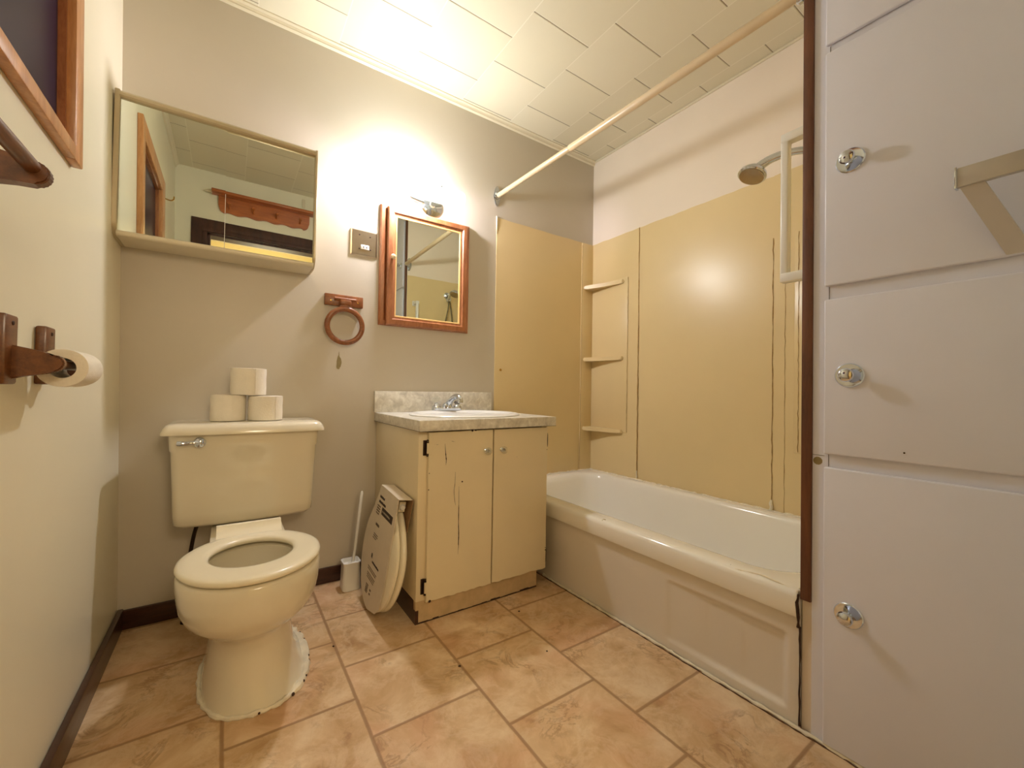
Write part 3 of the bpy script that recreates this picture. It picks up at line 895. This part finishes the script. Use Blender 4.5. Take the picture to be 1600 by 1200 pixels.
# supply pipe behind
sp = thing('supply_pipe', 'dark water supply pipe rising from the floor behind the toilet bowl', 'pipe', (.188, -.05, 0))
b = B(); lathe(b, [(.020, 0), (.018, .010), (.010, .014)], (.188, -.06, 0), (0, 0, 1), 20)
tube(b, smoothpath([(.188, -.06, .01), (.188, -.06, .18), (.20, -.07, .30), (.215, -.09, .368)]), .0065, 12)
lathe(b, [(.012, 0), (.013, .02), (.010, .035)], (.188, -.06, .06), (0, 0, 1), 16); obj('pipe', b, BRONZE, sp)

# ------------------------------------------------------------------ toilet rolls
def roll_mesh(b, c, axis, R0, r0, L, seedv):
    rnd = random.Random(seedv)
    ax, u, v = axes(axis); c = Vector(c); n = 48
    ph = rnd.uniform(0, 6)
    def R_(k): return R0*(1+.012*math.sin(2*math.pi*k/n*2+ph)+.006*math.sin(2*math.pi*k/n*5+ph))
    prof_o = [(-.5, -.004), (-.49, 0), (-.2, .0006), (.1, -.0003), (.35, .0006), (.49, 0), (.5, -.004)]
    loops = []
    for h, d in prof_o: loops.append([c+ax*h*L+(u*math.cos(2*math.pi*k/n)+v*math.sin(2*math.pi*k/n))*(R_(k)+d) for k in range(n)])
    for h in (.5, .44, -.44, -.5): loops.append([c+ax*h*L+(u*math.cos(2*math.pi*k/n)+v*math.sin(2*math.pi*k/n))*r0 for k in range(n)])
    rr_ = [[b.verts.new(p) for p in l] for l in loops]
    for i in range(len(rr_)):
        a, d = rr_[i], rr_[(i+1) % len(rr_)]
        for k in range(n): b.faces.new((a[k], a[(k+1) % n], d[(k+1) % n], d[k]))
def toilet_roll(loc, label, R0, L, seedv, ang):
    t = thing('toilet_roll', label, 'toilet paper', loc, 'toilet rolls stacked on the tank lid')
    b = B(); roll_mesh(b, Vector(loc)+Vector((0, 0, L/2)), (0, 0, 1), R0, .022, L, seedv)
    # loose outer sheet edge
    x = Vector(loc)
    tpts = []
    for k in range(9):
        a = math.radians(ang+k*4)
        tpts.append((math.cos(a)*(R0+.0015+.0002*k), math.sin(a)*(R0+.0015+.0002*k)))
    inner_ = [(p[0]*.985, p[1]*.985) for p in reversed(tpts)]
    rnd = random.Random(seedv)
    prism(b, tpts+inner_, lambda u, v, w_: x+Vector((u, v, w_)), .002, L-.002)
    obj('paper', b, PAPER, t, smooth=40)
    b = B()
    n = 24
    lo = [[x+Vector((math.cos(2*math.pi*k/n)*r_, math.sin(2*math.pi*k/n)*r_, z)) for k in range(n)] for r_, z in ((.0218, .002), (.0218, L-.002), (.0205, L-.002), (.0205, .002))]
    rr_ = [[b.verts.new(p) for p in l] for l in lo]
    for i in range(4):
        for k in range(n): b.faces.new((rr_[i][k], rr_[i][(k+1) % n], rr_[(i+1) % 4][(k+1) % n], rr_[(i+1) % 4][k]))
    obj('cardboard_core', b, CARDTUBE, t)
    return t
toilet_roll((.295, -.125, .7315), 'white toilet roll standing on the tank lid, bottom left of three', .054, .094, 1, 250)
toilet_roll((.413, -.130, .7315), 'white toilet roll with a loose ragged sheet on the tank lid, bottom right of three', .0575, .091, 2, 300)
toilet_roll((.356, -.128, .8265), 'white toilet roll on top of the two others above the tank', .0565, .098, 3, 290)

# ------------------------------------------------------------------ toilet brush
tbz = thing('toilet_brush', 'white plastic toilet brush in a square holder on the floor', 'toilet brush', (.745, -.105, 0))
b = B()
def sq(h, z, r): return rrect(.745-h, .745+h, -.105-h, -.105+h, r, z, 5)
loops = [sq(.036, 0, .016), sq(.038, .003, .017), sq(.034, .108, .014), sq(.036, .112, .014), sq(.036, .117, .014), sq(.031, .118, .012), sq(.030, .100, .012), sq(.020, .098, .01)]
loft(b, loops); obj('holder', b, WHITEP, tbz)
b = B(); tube(b, [(.752, -.108, .098), (.760, -.108, .16), (.785, -.106, .400), (.786, -.106, .408)], [.006, .0055, .006, .003], 12)
lathe(b, [(.020, 0), (.018, .008), (.007, .012)], (.752, -.108, .100), (0, 0, 1), 20); obj('handle', b, WHITEP, tbz)

# ------------------------------------------------------------------ vanity
va = thing('vanity_cabinet', 'cream painted vanity cupboard with two cracked doors and worn plinth', 'vanity cabinet', (1.16, -.27, 0))
vx0, vx1, vy = .872, 1.448, -.528
b = B(); box(b, vx0, vx1, vy, -.002, .082, .7045, bev=.0015); obj('carcass', b, VANP, va)
b = B()
tp = [(vx0, .0), (vx1-.02, .0)]
n = 24
top = [(vx0+(vx1-.02-vx0)*i/n, .083+random.uniform(-.0018, .001)) for i in range(n+1)]
prism(b, [(vx0+.002, .003), (vx1-.02, .003)]+list(reversed(top)), lambda u, v, w_: (u, w_, v), vy+.002, vy+.020)
o = obj('plinth', b, RAWP, va); o['label'] = 'bare scuffed plinth board'
b = B(); box(b, vx0+.0, vx0+.018, vy+.022, -.014, 0, .082); box(b, vx0, vx0+.012, vy+.001, vy+.022, 0, .05); obj('side_kickboard', b, BASEB, va)
b = B()
for i in range(26):
    x = vx0+.006+(vx1-.03-vx0)*i/26
    box(b, x, x+.024, vy+.0008, vy+.006, 0, random.uniform(.003, .008))
obj('grime_edge', b, GRIME, va)
def rough_rect(x0, x1, z0, z1, sd, amp=.0016):
    rnd = random.Random(sd); P = []
    nb = 22
    for i in range(nb): P.append((x0+(x1-x0)*i/nb, z0+rnd.uniform(-amp, amp)*(1.4)))
    for i in range(nb): P.append((x1+rnd.uniform(-amp, amp)*.5, z0+(z1-z0)*i/nb))
    for i in range(nb): P.append((x1+(x0-x1)*i/nb, z1+rnd.uniform(-amp, amp)*.4))
    for i in range(nb): P.append((x0+rnd.uniform(-amp, amp)*.5, z1+(z0-z1)*i/nb))
    return P
yd0, yd1 = vy-.018, vy-.001
def crack(pts, wmax, parent, mat=None):
    b = B()
    rnd = random.Random(len(pts)*7+int(pts[0][0]*1000))
    P = [Vector((x, 0, z)) for x, z in pts]
    P = smoothpath(P, 5)
    L_, R_ = [], []
    for i, p in enumerate(P):
        t = i/(len(P)-1); ww = wmax*max(.15, math.sin(math.pi*t))*rnd.uniform(.5, 1.2)
        L_.append((p.x-ww/2, p.z)); R_.append((p.x+ww/2, p.z))
    prism(b, L_+list(reversed(R_)), lambda u, v, w_: (u, w_, v), yd0-.0006, yd0+.0005)
    return obj('paint_crack', b, mat or GRIME, parent)
for (x0, x1, kx, hx, sd) in ((.905, 1.180, 1.147, .902, 1), (1.186, 1.462, 1.222, 1.464, 2)):
    b = B(); prism(b, rough_rect(x0, x1, .082, .6995, sd), lambda u, v, w_: (u, w_, v), yd0, yd1)
    d = obj('door', b, VANP, va, smooth=20)
    b = B(); lathe(b, [(.009, 0), (.009, .004), (.005, .006), (.0055, .012)], (kx, yd0, .617), (0, -1, 0), 20)
    k = obj('knob_base', b, CHROME, d)
    b = B(); lathe(b, [(.006, .010), (.013, .013), (.0155, .020), (.0145, .027), (.009, .032), (0, .033)], (kx, yd0, .617), (0, -1, 0), 10); obj('knob', b, CLEAR, d)
    b = B(); lathe(b, [(.003, .010), (.008, .020), (.003, .030)], (kx, yd0, .617), (0, -1, 0), 8); obj('knob_core', b, BRASS if False else CHROME, d)
    if sd == 1:
        crack([(.969, .655), (.972, .62), (.975, .595), (.974, .575)], .0042, d)
        crack([(1.014, .545), (1.013, .50), (1.010, .475), (1.013, .44), (1.017, .418)], .0020, d)
        crack([(1.030, .488), (1.031, .42), (1.031, .35), (1.033, .28), (1.031, .23)], .0030, d)
        crack([(1.031, .36), (1.033, .30), (1.031, .265)], .0048, d)
        crack([(.994, .664), (1.004, .661), (1.012, .660)], .004, d)
        crack([(.925, .655), (.935, .653), (.943, .655)], .0012, d)
        b = B(); lathe(b, [(.0032, 0), (.003, .0008)], (1.044, yd0, .505), (0, -1, 0), 10); obj('screw_hole', b, GRIME, d)
        for (x, z, r) in ((.919, .082, .006), (1.085, .6985, .0045), (1.10, .699, .003), (.907, .49, .0025), (.908, .55, .002)):
            b = B(); lathe(b, [(r, -.001), (r*.8, .0008)], (x, yd0, z), (0, -1, 0), 9); obj('paint_chip', b, GRIME, d)
    else:
        for (x, z, r) in ((1.461, .60, .002), (1.30, .58, .0012), (1.46, .16, .003), (1.459, .17, .002)):
            b = B(); lathe(b, [(r, -.001), (r*.8, .0008)], (x, yd0, z), (0, -1, 0), 9); obj('paint_chip', b, GRIME, d)
    for hz in (.642, .135):
        b = B()
        sgn = 1 if sd == 2 else -1
        box(b, min(hx, hx+sgn*.013), max(hx, hx+sgn*.013), vy-.004, vy-.0005, hz-.028, hz+.028, bev=.001)
        tube(b, [(hx, vy-.012, hz-.024), (hx, vy-.012, hz+.024)], .0055, 12)
        for zz in (-.026, .026): lathe(b, [(.004, 0), (.005, .003), (0, .006)], (hx, vy-.012, hz+zz), (0, 0, 1 if zz > 0 else -1), 10)
        obj('hinge', b, BRONZE, va)
        if sd == 1:
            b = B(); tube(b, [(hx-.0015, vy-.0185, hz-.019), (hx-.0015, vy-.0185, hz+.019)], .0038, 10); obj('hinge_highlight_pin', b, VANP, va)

ct = thing('countertop', 'grey marbled laminate countertop with backsplash on the vanity', 'countertop', (1.18, -.28, .705))
b = B(); box(b, .862, 1.498, -.562, -.001, .7055, .745, bev=.0012); obj('slab', b, LAMI, ct)
b = B(); box(b, .857, 1.492, -.021, -.001, .7455, .845, bev=.0012); obj('backsplash', b, LAMI, ct)
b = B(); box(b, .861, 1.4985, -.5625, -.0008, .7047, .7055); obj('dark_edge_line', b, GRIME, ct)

# sink, dropped in
sk = thing('sink', 'oval white drop-in sink basin set into the countertop', 'sink', (1.18, -.30, .745))
b = B()
sc = (1.185, -.30)
def oval(hx, hy, z, n=64): return [Vector((sc[0]+hx*math.cos(2*math.pi*k/n), sc[1]+hy*math.sin(2*math.pi*k/n), z)) for k in range(n)]
loft(b, [oval(.252, .222, .7452), oval(.254, .224, .749), oval(.248, .218, .7535), oval(.236, .206, .7555), oval(.222, .175, .7545), oval(.214, .165, .749), oval(.20, .155, .7465)], True, True)
obj('rim', b, WHITEP, sk, smooth=60)
b = B(); lathe(b, [(.185, 0), (.15, .0004)], (sc[0], sc[1], .7466), (0, 0, 1), 48); obj('basin', b, WHITEP, sk)
# faucet
fa = thing('faucet', 'chrome faucet with a clear acrylic handle at the back of the sink', 'faucet', (1.19, -.105, .755))
fx = 1.185; fy = -.105
b = B(); loft(b, [rrect(fx-.078, fx+.078, fy-.026, fy+.026, .024, z, 6) for z in (.7555, .766)]+[rrect(fx-.072, fx+.072, fy-.020, fy+.020, .019, .771, 6)]); obj('base', b, CHROME, fa)
b = B()
lathe(b, [(.026, 0), (.024, .012), (.016, .022)], (fx, fy, .768), (0, 0, 1), 24)
tube(b, smoothpath([(fx, fy+.004, .772), (fx+.004, fy-.015, .795), (fx+.008, fy-.050, .818), (fx+.012, fy-.085, .826), (fx+.014, fy-.105, .818), (fx+.014, fy-.112, .803)], 6), [.016]*8+[.0135]*10+[.0125]*8+[.013]*5, 16)
lathe(b, [(.0135, 0), (.0135, .012), (.010, .014)], (fx+.014, fy-.113, .808), (0, 0, -1), 18)
obj('spout', b, CHROME, fa)
for s in (-1, 1):
    b = B(); lathe(b, [(.021, 0), (.020, .008), (.012, .016), (.009, .026)], (fx+s*.055, fy, .768), (0, 0, 1), 24)
    st = obj('handle_stem', b, CHROME, fa)
    b = B()
    n = 40; loops = []
    for r_, h in ((.010, .018), (.020, .024), (.023, .034), (.021, .046), (.012, .052), (.002, .053)):
        loops.append([Vector((fx+s*.055+math.cos(2*math.pi*k/n)*r_*(1+.08*math.cos(8*2*math.pi*k/n)), fy+math.sin(2*math.pi*k/n)*r_*(1+.08*math.cos(8*2*math.pi*k/n)), .768+h)) for k in range(n)])
    loft(b, loops)
    h_ = obj('handle', b, CLEAR, fa, smooth=60)
    if s == -1: h_['label'] = 'clear fluted acrylic handle'
    else:
        b = B(); lathe(b, [(.010, .018), (.016, .026), (.010, .034)], (fx+s*.055, fy, .768), (0, 0, 1), 16); obj('handle_insert', b, BRONZE, fa)

# ------------------------------------------------------------------ boxed toilet seat leaning on the vanity
bs = thing('packaged_toilet_seat', 'new toilet seat in a printed white card sleeve leaning on the vanity side', 'toilet seat', (.79, -.32, 0))
tilt = math.atan(.145)
vv = Vector((math.sin(tilt), 0, math.cos(tilt)))     # up along the seat
ww = Vector((-math.cos(tilt), 0, math.sin(tilt)))    # outwards, away from the vanity
org = Vector((.786, -.368, .0075))
def SF(u, v, w_): return org+Vector((0, -1, 0))*(u+.09*v-.02)+vv*(v-.06*u+.004)+ww*w_
def seat_outline(hw, L, n=56, sh=0):
    P = []
    for k in range(n):
        a = 2*math.pi*k/n-math.pi/2
        c_, s_2 = math.cos(a), math.sin(a)
        top = max(0, s_2)
        x = hw*c_*(1-.35*top**2)
        P.append((x, sh+L/2+L/2*s_2))
    return P
def shell(b, hw, L, w0, w1, ins, sh=0):
    base = seat_outline(hw, L, sh=sh)
    cy_ = sh+L/2
    def lp(k, w_): return [SF(x*k, cy_+(y-cy_)*k, w_) for x, y in base]
    loft(b, [lp(1-ins, w0), lp(1, w0+(w1-w0)*.3), lp(1, w0+(w1-w0)*.7), lp(1-ins, w1)])
b = B(); shell(b, .182, .415, -.010, .010, .03); obj('seat_ring', b, SEATM, bs, smooth=50)
b = B(); shell(b, .180, .410, .012, .034, .05, .002); obj('seat_lid', b, SEATM, bs, smooth=50)
# card sleeve: front sheet follows the seat on the far side and bottom, cut straight on the near side
b = B()
ol = []
for k in range(33):
    t = k/32
    a = -math.pi/2-math.pi*.62*t        # from the bottom round the far side
    c_, s_2 = math.cos(a), math.sin(a)
    ol.append((.188*c_, .21+.212*s_2))
far = ol[-1]
pts = list(ol)
pts.append((-.112, .405)); pts.append((-.100, .450))
pts.append((.108, .450)); pts.append((.114, .40)); pts.append((.124, .25)); pts.append((.130, .13)); pts.append((.120, .055)); pts.append((.085, .022))
prism(b, pts, SF, .036, .0385)
sl = obj('card_sleeve', b, CARD, bs, smooth=20)
b = B()
prism(b, [(-.100, .4485), (.112, .4485), (.112, .451), (-.100, .451)], SF, -.014, .0385)
obj('sleeve_fold', b, CARD, sl)
b = B()
prism(b, [(-.10, .33), (.115, .33), (.116, .4505), (-.10, .4505)], SF, -.016, -.0135)
obj('sleeve_back_shaded', b, CARDTUBE, sl)  # darker brown paints the shade inside the card sleeve
b = B()
box_pts = [(-.08, .395), (.075, .395), (.075, .432), (-.08, .432)]
prism(b, box_pts, SF, -.006, .018); obj('hinge_bar', b, SEATM, bs)
b = B(); lathe(b, [(.010, 0), (.012, .004), (.008, .010)], SF(.075, .412, .006), (0, -1, 0), 16); obj('hinge_bolt', b, WHITEP, bs)
# illegible print, small bars and lines as on the sleeve
def printbar(u0, u1, v0, v1, mat, name='print'):
    b = B(); prism(b, [(u0, v0), (u1, v0), (u1, v1), (u0, v1)], SF, .0384, .0390); return obj(name, b, mat, sl)
def words(u0, u1, v, h, mat, sd):
    b = B(); rnd = random.Random(sd); u = u0
    while u < u1-.004:
        l = rnd.uniform(.004, .009); e = min(u+l, u1)
        prism(b, [(u, v), (e, v), (e, v+h*rnd.uniform(.7, 1)), (u, v+h*rnd.uniform(.7, 1))], SF, .0384, .0390); u = e+.0012
    return obj('printed_line', b, mat, sl)
words(-.088, -.030, .404, .011, INKD, 1)
words(-.090, -.004, .384, .011, INKD, 2)
printbar(-.040, .088, .350, .378, INKD, 'printed_label')
words(-.034, .060, .360, .008, CARD, 3)
words(-.100, -.060, .368, .006, INK, 4); words(-.100, -.062, .358, .006, INK, 5); words(-.102, -.062, .348, .006, INK, 6); words(-.104, -.066, .338, .006, INK, 7)
words(-.080, -.035, .296, .012, INK, 8)
words(-.080, -.030, .262, .004, INK, 9); words(-.082, -.030, .254, .004, INK, 10); words(-.085, -.040, .245, .004, INK, 11)
b = B(); prism(b, [(-.060, .176), (-.046, .172), (-.046, .186), (-.052, .192), (-.060, .190)], SF, .0384, .0390); obj('printed_emblem', b, INKD, sl)
words(-.040, .045, .160, .008, INKD, 12)
for i, v in enumerate((.135, .127, .112, .104, .096)): words(-.075+.002*i, .035-.004*i, v, .0035, INK, 20+i)
for i in range(5): words(-.060, -.030, .070-.007*i, .005, INK, 30+i)
words(-.010, .010, .064, .008, INK, 41); words(-.010, .008, .050, .008, INK, 42)

# ------------------------------------------------------------------ left wall: wooden towel bar, paper holder
wb = thing('wooden_towel_bar', 'dark brown wooden towel bar below the window casing', 'towel bar', (-.02, -1.10, 1.18))
ya_ = -1.060
def arm(b, y, L, zc, h0, h1, th, x0=-.026):
    """tapering arm from the wall with a rounded tip, seen from the side"""
    P = [(x0, zc-h0/2), (x0, zc+h0/2), (x0+L*.3, zc+h0*.42), (x0+L*.6, zc+h1*.55)]
    cx = x0+L-h1/2
    for a in range(80, -91, -17): P.append((cx+h1/2*math.cos(math.radians(a)), zc+h1/2*math.sin(math.radians(a))))
    P += [(x0+L*.6, zc-h1*.52), (x0+L*.3, zc-h0*.38)]
    prism(b, P, lambda u, v, w_: (u, w_, v), y-th/2, y+th/2)
    bmesh.ops.bevel(b, geom=[e for e in b.edges], offset=.003, segments=2, affect='EDGES')
for y in (ya_, -1.60):
    b = B(); arm(b, y, .094, 1.170, .060, .036, .020); obj('bracket', b, BROWNW, wb)
    b = B(); box(b, -.0260, -.010, y-.022, y+.022, 1.125, 1.212, bev=.004); obj('wall_plate', b, BROWNW, wb)
b = B(); tube(b, [(.048, ya_+.003, 1.178), (.048, -1.60, 1.178)], .0105, 18); obj('bar', b, BROWNW, wb)

ph = thing('toilet_paper_holder', 'brown wooden toilet paper holder with two arms on the left wall', 'toilet paper holder', (-.02, -.79, .91))
for y in (-.932, -.748):
    b = B(); box(b, -.0215, -.004, y-.024, y+.024, .856, .972, bev=.004)
    pl = obj('wall_plate', b, BROWNW, ph)
    b = B(); lathe(b, [(.004, 0), (.003, .0015), (0, .002)], (-.004, y, .958), (1, 0, 0), 12); obj('screw', b, GRIME, pl)
for y in (-.925, -.735):
    b = B(); arm(b, y, .068, .893, .060, .030, .018, -.010); obj('arm', b, BROWNW, ph)
b = B(); tube(b, [(.044, -.925, .892), (.044, -.735, .892)], .008, 14); obj('dowel', b, BROWNW, ph)
hr = thing('toilet_roll', 'half-used toilet roll hanging on the wooden wall holder', 'toilet paper', (.044, -.830, .885))
b = B(); roll_mesh(b, (.044, -.832, .887), (0, 1, 0), .0345, .0185, .108, 8); obj('paper', b, PAPER, hr, smooth=40)

# small hook high on the left wall near the rear corner
b = B(); tube(b, smoothpath([(-.034, -1.42, 1.94), (-.010, -1.42, 1.935), (.004, -1.42, 1.945), (.006, -1.42, 1.962)], 5), .0035, 10)
lathe(b, [(.010, 0), (.009, .003), (0, .004)], (-.038, -1.42, 1.94), (1, 0, 0), 16)
tag(obj('coat_hook', b, BRASS, loc=(-.034, -1.42, 1.94)), 'small metal hook on the left wall behind the window, seen in the mirror', 'hook')

# ------------------------------------------------------------------ rear wall: peg shelf, plate
sf = thing('peg_shelf', 'scalloped pine peg shelf above the doorway, seen in the mirror', 'shelf', (.49, YR, 2.12))
b = B()
P = []
n = 60
sx0, sx1 = .205, .800
for i in range(n+1):
    u = i/n
    x = sx0+(sx1-sx0)*u
    e = min(u, 1-u)
    z = 2.112-.005*math.cos(u*2*math.pi*5)
    if e < .07: z = 2.107+.055*(1-math.sqrt(max(0, 1-(1-e/.07)**2)))
    P.append((x, z))
P += [(sx1, 2.226), (sx0, 2.226)]
prism(b, P, lambda u, v, w_: (u, w_, v), YR, YR+.018); obj('back_board', b, PINE, sf)
b = B(); box(b, .165, .835, YR, YR+.085, 2.226, 2.246, bev=.003); obj('shelf_board', b, PINE, sf)
for x in (.27, .42, .57, .73):
    b = B(); lathe(b, [(.007, 0), (.006, .03), (.008, .045), (.011, .055), (.009, .064), (0, .068)], (x, YR+.018, 2.150), (0, 1, .35), 16); obj('peg', b, PINE, sf)
b = B(); tube(b, [(.168, YR+.04, 2.236), (.150, YR+.04, 2.236), (.118, YR+.04, 2.230)], [.012, .010, .001], 12); obj('finial', b, CREAMP, sf)
b = B(); box(b, .745, .768, YR, YR+.008, 2.285, 2.355, bev=.003)
tag(obj('rear_wall_plate', b, CREAMP, loc=(.757, YR, 2.32)), 'small pale upright wall plate above the peg shelf, seen in the mirror', 'wall plate')

# crumbs lying on the floor tiles
for i, (x, y, r_) in enumerate(((.60, -.50, .0035), (.905, -.815, .0045), (1.245, -.655, .004), (1.18, -.905, .003))):
    b = B()
    rnd = random.Random(50+i)
    loops = []
    for h, q in ((.0002, .7), (.0012, 1), (.0028, .8), (.0036, .3)):
        loops.append([Vector((x+math.cos(2*math.pi*k/9)*r_*q*rnd.uniform(.8, 1.2), y+math.sin(2*math.pi*k/9)*r_*q*rnd.uniform(.8, 1.2), h)) for k in range(9)])
    loft(b, loops)
    tag(obj('crumb', b, GRIME, loc=(x, y, 0)), 'tiny dark crumb lying on the beige floor tiles', 'crumb', 'crumbs on the floor')
